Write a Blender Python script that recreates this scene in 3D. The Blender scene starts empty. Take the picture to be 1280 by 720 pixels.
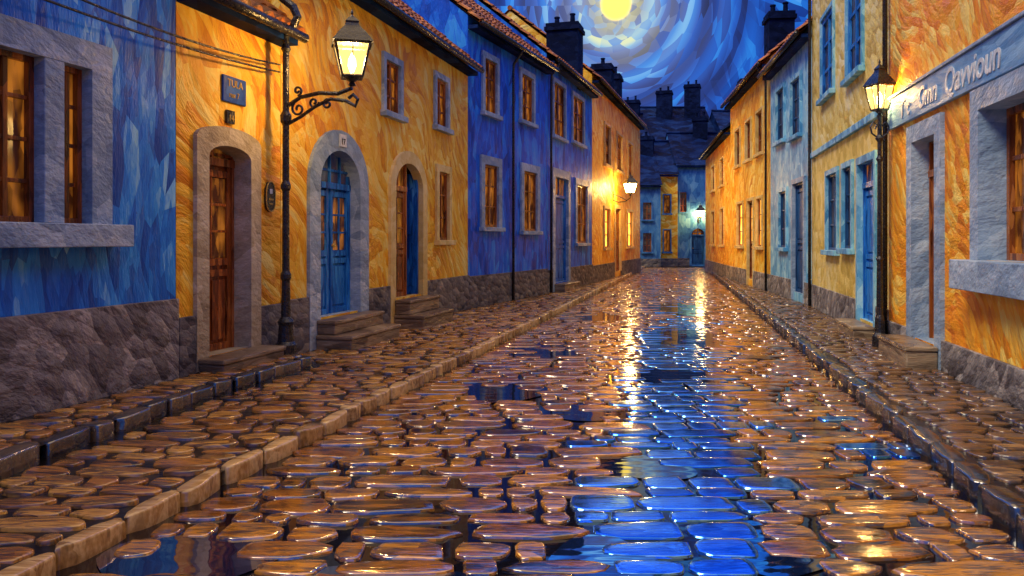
import bpy, math, random
from mathutils import Vector
random.seed(7)
scene=bpy.context.scene
scene.view_settings.view_transform='Standard'
scene.view_settings.look='None'
scene.view_settings.exposure=0
scene.view_settings.gamma=1

# ---------------------------------------------------------------- node helpers
class NT:
    def __init__(s,nt): s.nt=nt; s.nodes=nt.nodes; s.links=nt.links
    def n(s,t,**kw):
        x=s.nodes.new(t)
        for k,v in kw.items(): setattr(x,k,v)
        return x
    def put(s,sock,v):
        if isinstance(v,bpy.types.NodeSocket): s.links.new(v,sock)
        elif v is not None: sock.default_value=v
    def m(s,op,a,b=None,c=None,clamp=False):
        x=s.n('ShaderNodeMath',operation=op,use_clamp=clamp)
        s.put(x.inputs[0],a); s.put(x.inputs[1],b)
        if c is not None: s.put(x.inputs[2],c)
        return x.outputs[0]
    def vm(s,op,a,b=None,scale=None):
        x=s.n('ShaderNodeVectorMath',operation=op)
        s.put(x.inputs[0],a); s.put(x.inputs[1],b)
        if scale is not None: s.put(x.inputs['Scale'],scale)
        return x.outputs[0]
    def comb(s,a,b,c):
        x=s.n('ShaderNodeCombineXYZ'); s.put(x.inputs[0],a); s.put(x.inputs[1],b); s.put(x.inputs[2],c); return x.outputs[0]
    def mixc(s,f,a,b,blend='MIX'):
        x=s.n('ShaderNodeMix',data_type='RGBA',blend_type=blend)
        s.put(x.inputs[0],f); s.put(x.inputs[6],a); s.put(x.inputs[7],b); return x.outputs[2]
    def ramp(s,f,stops,interp='LINEAR'):
        x=s.n('ShaderNodeValToRGB'); cr=x.color_ramp; cr.interpolation=interp
        while len(cr.elements)<len(stops): cr.elements.new(0.5)
        for e,(p,c) in zip(cr.elements,stops):
            e.position=p; e.color=(c[0],c[1],c[2],1)
        s.put(x.inputs[0],f); return x.outputs[0]
    def noise(s,vec,scale,detail=2,rough=0.5):
        x=s.n('ShaderNodeTexNoise'); s.put(x.inputs['Vector'],vec); x.inputs['Scale'].default_value=scale
        x.inputs['Detail'].default_value=detail; x.inputs['Roughness'].default_value=rough
        return x
    def voro(s,vec,scale=1,feature='F1',rand=1.0):
        x=s.n('ShaderNodeTexVoronoi',feature=feature); s.put(x.inputs['Vector'],vec); x.inputs['Scale'].default_value=scale
        x.inputs['Randomness'].default_value=rand
        return x
    def smooth(s,v,a,b,to0=0.0,to1=1.0):
        x=s.n('ShaderNodeMapRange',interpolation_type='SMOOTHSTEP'); s.put(x.inputs[0],v)
        x.inputs[1].default_value=a;x.inputs[2].default_value=b;x.inputs[3].default_value=to0;x.inputs[4].default_value=to1
        return x.outputs[0]

def newmat(name):
    m=bpy.data.materials.new(name); m.use_nodes=True
    t=NT(m.node_tree); b=t.nodes['Principled BSDF']
    return m,t,b

def paint(name,cols,scale=(7,7,2),rot=(0,0,0),rough=0.5,bump=0.6,warp=0.25,warpscale=0.8,bristle=1.0,spec=0.2,dist=0.02,cell=0.62,facet=0.5,brist=0.5):
    """knife-and-brush laid plaster: anisotropic daubs with ridges and bristle marks"""
    m,t,b=newmat(name)
    tc=t.n('ShaderNodeTexCoord').outputs['Object']
    nz=t.noise(tc,warpscale,0)
    w=t.vm('SCALE',t.vm('SUBTRACT',nz.outputs['Color'],(0.5,0.5,0.5)),scale=warp)
    v=t.vm('ADD',tc,w)
    mp=t.n('ShaderNodeMapping'); t.put(mp.inputs[0],v); mp.inputs['Rotation'].default_value=rot
    sc=t.vm('MULTIPLY',mp.outputs[0],scale)
    v1=t.voro(sc,1.0); v2=t.voro(t.vm('ADD',t.vm('SCALE',sc,scale=2.1),(3.3,7.7,1.1)),1.0)
    r1=t.n('ShaderNodeSeparateColor'); t.put(r1.inputs[0],v1.outputs['Color'])
    r2=t.n('ShaderNodeSeparateColor'); t.put(r2.inputs[0],v2.outputs['Color'])
    big=t.noise(tc,0.6,1)
    br=t.noise(t.vm('MULTIPLY',mp.outputs[0],tuple(c*5*bristle for c in scale)),1.0,2,0.6)
    f=t.m('ADD',t.m('MULTIPLY',r1.outputs[0],cell),t.m('MULTIPLY',r2.outputs[1],cell*0.5))
    f=t.m('ADD',f,t.m('MULTIPLY',t.m('SUBTRACT',big.outputs[0],0.5),0.8))
    f=t.m('ADD',f,t.m('MULTIPLY',t.m('SUBTRACT',br.outputs[0],0.5),0.3))
    f=t.m('ADD',f,0.5-cell*0.75,clamp=True)
    n=len(cols)
    col=t.ramp(f,[(0.05+0.9*i/(n-1),c) for i,c in enumerate(cols)])
    t.put(b.inputs['Base Color'],col)
    t.put(b.inputs['Roughness'],t.m('ADD',t.m('MULTIPLY',r2.outputs[0],0.2),rough-0.1))
    b.inputs['Specular IOR Level'].default_value=spec
    h=t.m('ADD',t.m('MULTIPLY',v1.outputs['Distance'],-0.8),t.m('MULTIPLY',br.outputs[0],brist))
    h=t.m('ADD',h,t.m('MULTIPLY',r1.outputs[1],facet))
    bp=t.n('ShaderNodeBump'); bp.inputs['Strength'].default_value=bump; bp.inputs['Distance'].default_value=dist
    t.put(bp.inputs['Height'],h); t.put(b.inputs['Normal'],bp.outputs[0])
    return m

M={}
M['blue1']=paint('blue_plaster',[(0.004,0.07,0.38),(0.010,0.17,0.68),(0.03,0.31,0.88),(0.28,0.64,0.92)],scale=(7,7,1.8),rot=(0.05,0.1,0),bump=1.0,dist=0.03,cell=0.75,spec=0.3)
M['blue2']=paint('cobalt_plaster',[(0.001,0.045,0.36),(0.002,0.09,0.64),(0.005,0.15,0.82),(0.03,0.30,0.90)],scale=(5,5,1.8),bump=0.9,dist=0.03,cell=0.7)
M['yellow1']=paint('ochre_plaster',[(0.64,0.22,0.006),(0.84,0.38,0.014),(0.91,0.52,0.035),(0.94,0.72,0.18)],scale=(2.6,2.6,7.5),rot=(0.7,0.0,0),bump=1.0,dist=0.035,warp=0.9,cell=0.75,spec=0.3)
M['yellow2']=paint('amber_plaster',[(0.66,0.24,0.006),(0.85,0.40,0.014),(0.92,0.55,0.04),(0.94,0.74,0.2)],scale=(2.6,2.6,7.5),rot=(0.9,0.2,0),bump=1.0,dist=0.035,warp=1.0,cell=0.75,spec=0.3)
M['orange']=paint('orange_plaster',[(0.68,0.18,0.005),(0.85,0.30,0.009),(0.91,0.43,0.025),(0.94,0.68,0.15)],scale=(2.6,2.6,7.5),rot=(-0.6,0,0),bump=1.0,dist=0.035,warp=0.9,cell=0.75,spec=0.3)
M['pale']=paint('pale_yellow_plaster',[(0.52,0.34,0.055),(0.72,0.54,0.12),(0.82,0.66,0.21),(0.85,0.76,0.40)],scale=(3,3,6),rot=(-0.5,0,0),bump=0.9,dist=0.03,cell=0.7)
M['cream']=paint('cream_plaster',[(0.58,0.40,0.07),(0.78,0.57,0.14),(0.85,0.70,0.30)],scale=(4,4,4),bump=0.8,dist=0.03,cell=0.7)
M['lblue']=paint('light_blue_plaster',[(0.05,0.23,0.45),(0.10,0.35,0.58),(0.22,0.52,0.70),(0.40,0.68,0.74)],scale=(5,5,3),bump=0.8,cell=0.7)
M['farblue']=paint('far_blue_plaster',[(0.02,0.10,0.32),(0.05,0.20,0.46),(0.14,0.34,0.55)],scale=(4,4,2),bump=0.4)
M['stone']=paint('grey_blue_stone',[(0.14,0.22,0.34),(0.22,0.32,0.45),(0.33,0.44,0.56),(0.55,0.64,0.70)],scale=(3,3,5),rot=(0.4,0.2,0),bump=0.9,cell=0.45,facet=0.25,brist=0.8,bristle=0.8,dist=0.025)
M['tan']=paint('tan_stone',[(0.26,0.20,0.12),(0.36,0.30,0.20),(0.46,0.40,0.28),(0.6,0.54,0.42)],scale=(3,3,5),rot=(0.4,0.2,0),bump=0.9,cell=0.45,facet=0.25,brist=0.8,bristle=0.8,dist=0.025)
M['ystone']=paint('yellow_stone',[(0.5,0.32,0.08),(0.66,0.48,0.17),(0.76,0.62,0.32)],scale=(5,5,5),bump=0.6,cell=0.4)
M['plinth']=paint('rubble_plinth',[(0.07,0.062,0.065),(0.14,0.13,0.135),(0.23,0.215,0.21),(0.44,0.40,0.36)],scale=(4,4,8),rot=(0.8,0.3,0),warp=0.5,bump=1.0,dist=0.05,cell=0.6,facet=0.7,brist=0.5,bristle=0.6,spec=0.3)
M['plinthd']=paint('dark_plinth',[(0.04,0.04,0.05),(0.085,0.082,0.095),(0.15,0.14,0.145),(0.26,0.23,0.19)],scale=(4,4,8),rot=(0.3,0.2,0),warp=0.3,bump=1.0,dist=0.04,cell=0.55,facet=0.8,brist=0.35,bristle=0.6)
M['wood']=paint('brown_wood',[(0.05,0.012,0.004),(0.15,0.035,0.006),(0.30,0.08,0.012),(0.45,0.16,0.035)],scale=(14,14,2.5),bump=0.4,warp=0.1,spec=0.5,rough=0.35)
M['bluewood']=paint('blue_wood',[(0.004,0.05,0.22),(0.008,0.10,0.42),(0.018,0.18,0.60),(0.06,0.30,0.70)],scale=(14,14,2.5),bump=0.4,warp=0.1,rough=0.35)
M['tealwood']=paint('teal_wood',[(0.008,0.035,0.11),(0.015,0.07,0.2),(0.03,0.13,0.30)],scale=(14,14,2.5),bump=0.4,warp=0.1)
M['iron']=paint('black_iron',[(0.005,0.005,0.007),(0.010,0.010,0.014),(0.02,0.02,0.025)],scale=(20,20,20),bump=0.3,rough=0.3,spec=0.6)
M['tile']=paint('clay_tile',[(0.07,0.018,0.008),(0.18,0.05,0.012),(0.34,0.10,0.022),(0.52,0.20,0.05)],scale=(4.5,4.5,4.5),bump=0.5,warp=0.1)
M['slate']=paint('dark_slate',[(0.001,0.004,0.022),(0.002,0.008,0.045),(0.004,0.018,0.09),(0.01,0.035,0.13)],scale=(1.5,1.5,4),bump=0.5,warp=0.4,spec=0.05,rough=0.7)
M['chim']=paint('chimney_masonry',[(0.001,0.004,0.018),(0.003,0.008,0.038),(0.007,0.018,0.07)],scale=(3,3,5),bump=0.5,spec=0.05,rough=0.7)
M['signblue']=paint('sign_band_paint',[(0.10,0.25,0.47),(0.17,0.35,0.57),(0.30,0.50,0.66)],scale=(2,2,9),bump=0.6)
M['plaque']=paint('enamel_blue',[(0.005,0.04,0.25),(0.01,0.07,0.36),(0.02,0.12,0.45)],scale=(9,9,9),bump=0.2)
M['letter']=paint('letter_paint',[(0.40,0.48,0.56),(0.62,0.66,0.68),(0.78,0.79,0.76)],scale=(14,14,14),bump=0.4)
M['gold']=paint('brass',[(0.4,0.25,0.05),(0.6,0.4,0.1)],scale=(20,20,20),bump=0.2)
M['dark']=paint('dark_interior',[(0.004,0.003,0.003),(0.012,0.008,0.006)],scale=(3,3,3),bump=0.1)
M['step']=paint('step_stone',[(0.06,0.04,0.028),(0.15,0.10,0.06),(0.28,0.20,0.12),(0.48,0.38,0.24)],scale=(2,2,12),bump=0.9,rough=0.35,spec=0.5,cell=0.45)

def glassmat(name,c1,c2,strength,seed=0.0):
    m,t,b=newmat(name)
    tc=t.n('ShaderNodeTexCoord').outputs['Object']
    n=t.noise(t.vm('ADD',t.vm('MULTIPLY',tc,(5.0,5.0,2.6)),(seed,0,0)),1.0,2)
    v=t.voro(t.vm('MULTIPLY',tc,(14,14,4)),1.0)
    s=t.n('ShaderNodeSeparateColor'); t.put(s.inputs[0],v.outputs['Color'])
    f=t.m('ADD',t.m('MULTIPLY',n.outputs[0],2.6),t.m('MULTIPLY',s.outputs[0],0.6))
    f=t.m('SUBTRACT',f,1.25,clamp=True)
    col=t.ramp(f,[(0.1,c1),(0.45,tuple(0.35*(a+b_) for a,b_ in zip(c1,c2))),(0.95,c2)])
    b.inputs['Base Color'].default_value=(0.05,0.018,0.006,1)
    b.inputs['Roughness'].default_value=0.12
    t.put(b.inputs['Emission Color'],col); b.inputs['Emission Strength'].default_value=strength
    bp=t.n('ShaderNodeBump'); bp.inputs['Strength'].default_value=0.3; bp.inputs['Distance'].default_value=0.01
    t.put(bp.inputs['Height'],n.outputs[0]); t.put(b.inputs['Normal'],bp.outputs[0])
    return m
M['glass']=glassmat('amber_lit_glass',(0.05,0.012,0.003),(0.95,0.30,0.03),0.42)
M['glassdim']=glassmat('dim_glass',(0.008,0.018,0.05),(0.10,0.10,0.10),0.4,5.0)
M['glassglow']=glassmat('streak_glow_glass',(0.7,0.25,0.02),(1.0,0.55,0.10),4.0,2.0)  # pane glow added to throw gold streaks onto the road

def lampglass(name,e_):
    m=bpy.data.materials.new(name); m.use_nodes=True; t=NT(m.node_tree)
    t.nodes.clear()
    o=t.n('ShaderNodeOutputMaterial'); e=t.n('ShaderNodeEmission'); tr=t.n('ShaderNodeBsdfTransparent'); mx=t.n('ShaderNodeMixShader')
    e.inputs[0].default_value=(1.0,0.64,0.17,1); e.inputs[1].default_value=e_
    tr.inputs[0].default_value=(1,0.9,0.7,1)
    mx.inputs[0].default_value=0.55
    t.put(mx.inputs[1],tr.outputs[0]); t.put(mx.inputs[2],e.outputs[0]); t.put(o.inputs[0],mx.outputs[0])
    return m
M['lampglass']=lampglass('lamp_glass',2.6)
M['lampglass2']=lampglass('wall_lamp_glass',60.0)
def bulb():
    m,t,b=newmat('lamp_flame'); b.inputs['Emission Color'].default_value=(1,0.72,0.3,1); b.inputs['Emission Strength'].default_value=70
    return m
M['bulb']=bulb()

def stonemat(name,cols,rough,spec,ior,metal=0.0,bump=0.5,dist=0.006):
    m,t,b=newmat(name)
    tc=t.n('ShaderNodeTexCoord').outputs['Object']
    at=t.n('ShaderNodeAttribute',attribute_name='rnd'); rnd=at.outputs['Fac']
    off=t.comb(t.m('MULTIPLY',rnd,37.0),t.m('MULTIPLY',rnd,11.0),0.0)
    v=t.vm('ADD',t.vm('MULTIPLY',tc,(4.0,18.0,8.0)),off)
    vo=t.voro(v,1.0); s=t.n('ShaderNodeSeparateColor'); t.put(s.inputs[0],vo.outputs['Color'])
    nz=t.noise(t.vm('MULTIPLY',tc,(6,40,20)),1.0,2,0.6)
    f=t.m('ADD',t.m('MULTIPLY',rnd,0.70),t.m('MULTIPLY',s.outputs[0],0.30))
    f=t.m('ADD',f,t.m('MULTIPLY',t.m('SUBTRACT',nz.outputs[0],0.5),0.7),clamp=True)
    n=len(cols)
    t.put(b.inputs['Base Color'],t.ramp(f,[(0.05+0.9*i/(n-1),c) for i,c in enumerate(cols)]))
    t.put(b.inputs['Roughness'],t.m('ADD',t.m('MULTIPLY',s.outputs[1],0.12),rough))
    b.inputs['Specular IOR Level'].default_value=spec
    b.inputs['IOR'].default_value=ior
    b.inputs['Metallic'].default_value=metal
    bp=t.n('ShaderNodeBump'); bp.inputs['Strength'].default_value=bump; bp.inputs['Distance'].default_value=dist
    t.put(bp.inputs['Height'],nz.outputs[0]); t.put(b.inputs['Normal'],bp.outputs[0])
    return m
M['cobble']=stonemat('wet_cobble',[(0.015,0.010,0.012),(0.09,0.038,0.014),(0.42,0.15,0.016),(0.05,0.04,0.055),(0.66,0.29,0.035),(0.10,0.05,0.02)],0.05,1.0,2.0,0.25,0.45,0.005)  # orange and gold stops paint warm house reflections into the stone colour
M['cobblesky']=stonemat('sky_painted_sett',[(0.008,0.10,0.46),(0.03,0.22,0.75),(0.16,0.42,0.95),(0.015,0.15,0.6)],0.035,1.0,1.7,0.9,0.25,0.003)  # cobalt base colour paints the sky's reflection into these setts
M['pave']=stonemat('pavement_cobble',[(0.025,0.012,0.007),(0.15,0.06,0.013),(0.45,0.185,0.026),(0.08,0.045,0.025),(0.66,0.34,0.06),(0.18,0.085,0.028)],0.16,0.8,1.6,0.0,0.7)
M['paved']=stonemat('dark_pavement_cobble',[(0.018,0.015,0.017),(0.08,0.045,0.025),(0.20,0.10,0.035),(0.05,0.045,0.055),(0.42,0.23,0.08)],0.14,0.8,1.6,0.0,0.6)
M['kerbl']=stonemat('kerb_stone_light',[(0.12,0.06,0.02),(0.42,0.24,0.075),(0.72,0.50,0.22),(0.22,0.12,0.05)],0.14,0.8,1.6,0.0,0.6)
M['kerbd']=stonemat('kerb_stone_dark',[(0.012,0.013,0.02),(0.04,0.038,0.045),(0.15,0.10,0.055)],0.07,1.0,1.8,0.1,0.5)

def watermat(name,base,metal,spec,ior,bump=0.15):
    m,t,b=newmat(name)
    tc=t.n('ShaderNodeTexCoord').outputs['Object']
    n=t.noise(t.vm('MULTIPLY',tc,(2.0,7.0,1)),1.0,1)
    b.inputs['Base Color'].default_value=base
    b.inputs['Metallic'].default_value=metal
    b.inputs['Roughness'].default_value=0.03; b.inputs['Specular IOR Level'].default_value=spec; b.inputs['IOR'].default_value=ior
    bp=t.n('ShaderNodeBump'); bp.inputs['Strength'].default_value=bump; bp.inputs['Distance'].default_value=0.01
    t.put(bp.inputs['Height'],n.outputs[0]); t.put(b.inputs['Normal'],bp.outputs[0])
    return m
M['water']=watermat('wet_bedding',(0.005,0.005,0.010,1),0.0,0.4,1.5)
M['puddle']=watermat('standing_water',(0.004,0.012,0.05,1),0.0,1.0,2.6,0.3)
M['mortar']=stonemat('wet_mortar',[(0.004,0.003,0.004),(0.014,0.009,0.006)],0.25,0.4,1.5,0.0,0.4)
M['earth']=paint('dark_earth',[(0.01,0.01,0.012),(0.03,0.025,0.02),(0.05,0.04,0.03)],scale=(2,2,2),bump=0.3)

# ---------------------------------------------------------------- mesh helpers
class MB:
    def __init__(s): s.v=[]; s.f=[]; s.m=[]; s.mats=[]
    def mi(s,mat):
        if mat not in s.mats: s.mats.append(mat)
        return s.mats.index(mat)
    def face(s,pts,mat):
        i=len(s.v); s.v+= [tuple(p) for p in pts]; s.f.append(tuple(range(i,i+len(pts)))); s.m.append(s.mi(mat))
    def mesh(s,vs,fs,mat):
        i=len(s.v); s.v+=[tuple(p) for p in vs]; k=s.mi(mat)
        for f in fs: s.f.append(tuple(i+j for j in f)); s.m.append(k)
    def box(s,F,s0,s1,o0,o1,z0,z1,mat):
        P=[F(a,b,c) for c in (z0,z1) for b in (o0,o1) for a in (s0,s1)]
        s.mesh(P,[(0,1,3,2),(4,6,7,5),(0,4,5,1),(2,3,7,6),(0,2,6,4),(1,5,7,3)],mat)
    def lathe(s,c,prof,mat,n=14):
        vs=[];fs=[]
        for r,z in prof:
            for k in range(n):
                a=2*math.pi*k/n; vs.append((c[0]+r*math.cos(a),c[1]+r*math.sin(a),z))
        for i in range(len(prof)-1):
            for k in range(n):
                a=i*n+k;b=i*n+(k+1)%n; fs.append((a,b,b+n,a+n))
        fs.append(tuple(range(n))[::-1]); fs.append(tuple((len(prof)-1)*n+k for k in range(n)))
        s.mesh(vs,fs,mat)
    def tube(s,pts,r,mat,n=8):
        pts=[Vector(p) for p in pts]; vs=[];fs=[]
        up=Vector((0,0,1)); prev=None
        for i,p in enumerate(pts):
            t=(pts[min(i+1,len(pts)-1)]-pts[max(i-1,0)]).normalized()
            if prev is None:
                a=t.cross(up)
                if a.length<0.1: a=t.cross(Vector((1,0,0)))
                a.normalize()
            else:
                a=prev-t*prev.dot(t); a.normalize()
            prev=a; b=t.cross(a)
            rr=r[i] if isinstance(r,(list,tuple)) else r
            for k in range(n):
                q=2*math.pi*k/n; vs.append(p+a*rr*math.cos(q)+b*rr*math.sin(q))
        for i in range(len(pts)-1):
            for k in range(n):
                x=i*n+k;y=i*n+(k+1)%n; fs.append((x,y,y+n,x+n))
        fs.append(tuple(range(n))[::-1]); fs.append(tuple((len(pts)-1)*n+k for k in range(n)))
        s.mesh(vs,fs,mat)
    def obj(s,name,parent=None,smooth=False,bevel=0.0):
        me=bpy.data.meshes.new(name); me.from_pydata(s.v,[],s.f)
        for m in s.mats: me.materials.append(m)
        me.polygons.foreach_set('material_index',s.m)
        if smooth: me.polygons.foreach_set('use_smooth',[True]*len(me.polygons))
        me.update()
        o=bpy.data.objects.new(name,me); scene.collection.objects.link(o)
        if parent: o.parent=parent
        import bmesh
        bm=bmesh.new(); bm.from_mesh(me); bmesh.ops.recalc_face_normals(bm,faces=bm.faces); bm.to_mesh(me); bm.free()
        if bevel>0:
            b=o.modifiers.new('bevel','BEVEL'); b.width=bevel; b.segments=2; b.limit_method='ANGLE'
        return o
def empty(name):
    e=bpy.data.objects.new(name,None); scene.collection.objects.link(e); return e

class Frame:
    def __init__(s,P0,P1,side):
        s.P0=Vector((P0[0],P0[1])); d=Vector((P1[0]-P0[0],P1[1]-P0[1])); s.L=d.length; d.normalize(); s.d=d
        s.n=Vector((d.y,-d.x)) if side=='L' else Vector((-d.y,d.x))
        s.side=side
    def __call__(s,a,o,z):
        p=s.P0+s.d*a+s.n*o; return (p.x,p.y,z)
    def s_of(s,y): return (y-s.P0.y)/s.d.y

def archpts(s0,s1,zs,rise,n=14):
    c=(s0+s1)/2;a=(s1-s0)/2
    return [(c-a*math.cos(math.pi*i/n), zs+rise*math.sin(math.pi*i/n)) for i in range(n+1)]

def window(mb_s,mb_f,mb_g,F,o,R):
    s0,s1,z0,z1=o['s0'],o['s1'],o['z0'],o['z1']
    fm=o.get('fmat',M['wood']); g=o.get('glass',M['glass']); fw=o.get('fw',0.05)
    mb_g.face([F(s0,-R,z0),F(s1,-R,z0),F(s1,-R,z1),F(s0,-R,z1)],g)
    b0,b1=-R+0.005,-R+0.06
    mb_f.box(F,s0,s0+fw,b0,b1,z0,z1,fm); mb_f.box(F,s1-fw,s1,b0,b1,z0,z1,fm)
    mb_f.box(F,s0+fw,s1-fw,b0,b1,z0,z0+fw,fm); mb_f.box(F,s0+fw,s1-fw,b0,b1,z1-fw,z1,fm)
    nx,nz=o.get('grid',(2,3)); mw=fw*0.65
    for i in range(1,nx):
        c=s0+(s1-s0)*i/nx; w=mw*(1.2 if nx==2 else 0.8)
        mb_f.box(F,c-w/2-0.004,c+w/2+0.004,b0,b1-0.012,z0+fw,z1-fw,fm)
    for j in range(1,nz):
        c=z0+(z1-z0)*j/nz; mb_f.box(F,s0+fw,s1-fw,b0,b1-0.02,c-mw/2,c+mw/2,fm)

def door(mb_f,mb_g,F,o,R):
    s0,s1,z0,z1=o['s0'],o['s1'],o['z0'],o['z1']
    fm=o.get('fmat',M['wood']); g=o.get('glass',M['glass']); leaves=o.get('leaves',1)
    rise=o.get('rise',0); zt=o.get('transom', z1-rise)
    mb_f.box(F,s0,s1,-R-0.04,-R,z0,z1,fm)
    mb_f.box(F,s0,s1,-R+0.001,-R+0.07,zt-0.05,zt+0.04,fm)
    fw=0.06
    mb_f.box(F,s0,s0+fw*0.7,-R+0.001,-R+0.06,z0,z1,fm); mb_f.box(F,s1-fw*0.7,s1,-R+0.001,-R+0.06,z0,z1,fm)
    if z1-zt>0.15:
        n=4 if leaves==2 else 2
        mb_g.face([F(s0+0.06,-R+0.01,zt+0.04),F(s1-0.06,-R+0.01,zt+0.04),F(s1-0.06,-R+0.01,z1),F(s0+0.06,-R+0.01,z1)],o.get('tglass',g))
        for i in range(1,n):
            c=s0+(s1-s0)*i/n; mb_f.box(F,c-0.018,c+0.018,-R+0.012,-R+0.05,zt+0.04,z1,fm)
        mb_f.box(F,s0,s1,-R+0.012,-R+0.045,z1-rise*0.55-0.02,z1-rise*0.55+0.015,fm)
    W=(s1-s0)/leaves
    for k in range(leaves):
        a=s0+W*k+0.03; b=s0+W*(k+1)-0.03
        H=zt-0.05-z0
        mb_f.box(F,a,a+0.07,-R+0.001,-R+0.035,z0,zt-0.05,fm); mb_f.box(F,b-0.07,b,-R+0.001,-R+0.035,z0,zt-0.05,fm)
        for h in (0.0,0.40,0.46,0.94):
            mb_f.box(F,a+0.07,b-0.07,-R+0.001,-R+0.033,z0+H*h,z0+H*h+0.08,fm)
        w2=(b-a-0.14)
        npan=2 if leaves==1 else 1
        for j in range(npan):
            pa=a+0.07+w2*j/npan+0.03; pb=a+0.07+w2*(j+1)/npan-0.03
            mb_f.box(F,pa,pb,-R+0.001,-R+0.022,z0+0.12,z0+H*0.40-0.04,fm)
        ga,gb,gz0,gz1=a+0.08,b-0.08,z0+H*0.46+0.09,z0+H*0.94-0.01
        if o.get('glazed',True):
            mb_g.face([F(ga,-R+0.006,gz0),F(gb,-R+0.006,gz0),F(gb,-R+0.006,gz1),F(ga,-R+0.006,gz1)],g)
            mb_f.box(F,(ga+gb)/2-0.014,(ga+gb)/2+0.014,-R+0.008,-R+0.03,gz0,gz1,fm)
            for j in (1,2): 
                c=gz0+(gz1-gz0)*j/3; mb_f.box(F,ga,gb,-R+0.008,-R+0.027,c-0.014,c+0.014,fm)
        else:
            mb_f.box(F,ga+0.03,gb-0.03,-R+0.001,-R+0.022,gz0+0.03,gz1-0.03,fm)
    kx=s0+0.1 if leaves==1 else (s0+s1)/2+0.05
    c=F(kx,-R+0.07,z0+1.0)
    mb_f.lathe((c[0],c[1]),[(0.01,c[2]-0.03),(0.03,c[2]-0.015),(0.03,c[2]+0.015),(0.01,c[2]+0.03)],M['gold'],8)

def tiled_roof(mb,F,s0,s1,o_e,z_e,o_r,z_r,mat,pitch=0.22,row=0.34):
    """barrel tiles laid in overlapping courses on the street slope"""
    L=math.hypot(o_e-o_r,z_r-z_e); nr=max(2,int(L/row)); uo=(o_r-o_e)/L; uz=(z_r-z_e)/L
    no,nz_=uz,-uo
    nc=max(2,int((s1-s0)/pitch)); 
    vs=[];fs=[];k=6
    cols=nc*k+1
    for r in range(nr):
        for e in (0,1):
            t=(r+e*1.0)/nr*L
            lift=0.05 if e==0 else 0.012
            for c in range(cols):
                hh=abs(math.sin(math.pi*((c/k)%1.0)))*0.06
                jit=math.sin(c//k*12.9+r*78.2)*0.016
                tt=t+(jit*2 if e==0 else 0)
                h=lift+hh+jit*0.5
                vs.append(F(s0+(s1-s0)*c/(cols-1),o_e+uo*tt+no*h,z_e+uz*tt+nz_*h))
    for r in range(nr):
        b=r*2*cols
        for c in range(cols-1): fs.append((b+c,b+c+1,b+cols+c+1,b+cols+c))
        if r>0:
            p=(r*2-1)*cols
            for c in range(cols-1): fs.append((p+c,p+c+1,b+c+1,b+c))
    base=len(vs)
    for c in range(cols): vs.append(F(s0+(s1-s0)*c/(cols-1),o_e-0.0,z_e-0.0))
    for c in range(cols-1): fs.append((c,c+1,base+c+1,base+c))
    mb.mesh(vs,fs,mat)

def chimney(mb,x,y,w,d,z0,z1,pots=2,ang=-0.28):
    ca,sa=math.cos(ang),math.sin(ang)
    F=lambda a,o,z:(x+a*ca-o*sa,y+a*sa+o*ca,z)
    mb.box(F,-w/2,w/2,-d/2,d/2,z0,z1-0.25,M['chim'])
    mb.box(F,-w/2-0.06,w/2+0.06,-d/2-0.06,d/2+0.06,z1-0.25,z1-0.12,M['chim'])
    mb.box(F,-w/2-0.02,w/2+0.02,-d/2-0.02,d/2+0.02,z1-0.12,z1,M['chim'])
    for i in range(pots):
        c=F(-w/2+w*(i+0.5)/pots,0,0)
        hp=0.3+0.15*((i*7)%3)/2
        mb.lathe((c[0],c[1]),[(0.10,z1),(0.11,z1+0.05),(0.085,z1+0.1),(0.075,z1+hp-0.06),(0.10,z1+hp-0.04),(0.095,z1+hp)],M['chim'],10)

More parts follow.
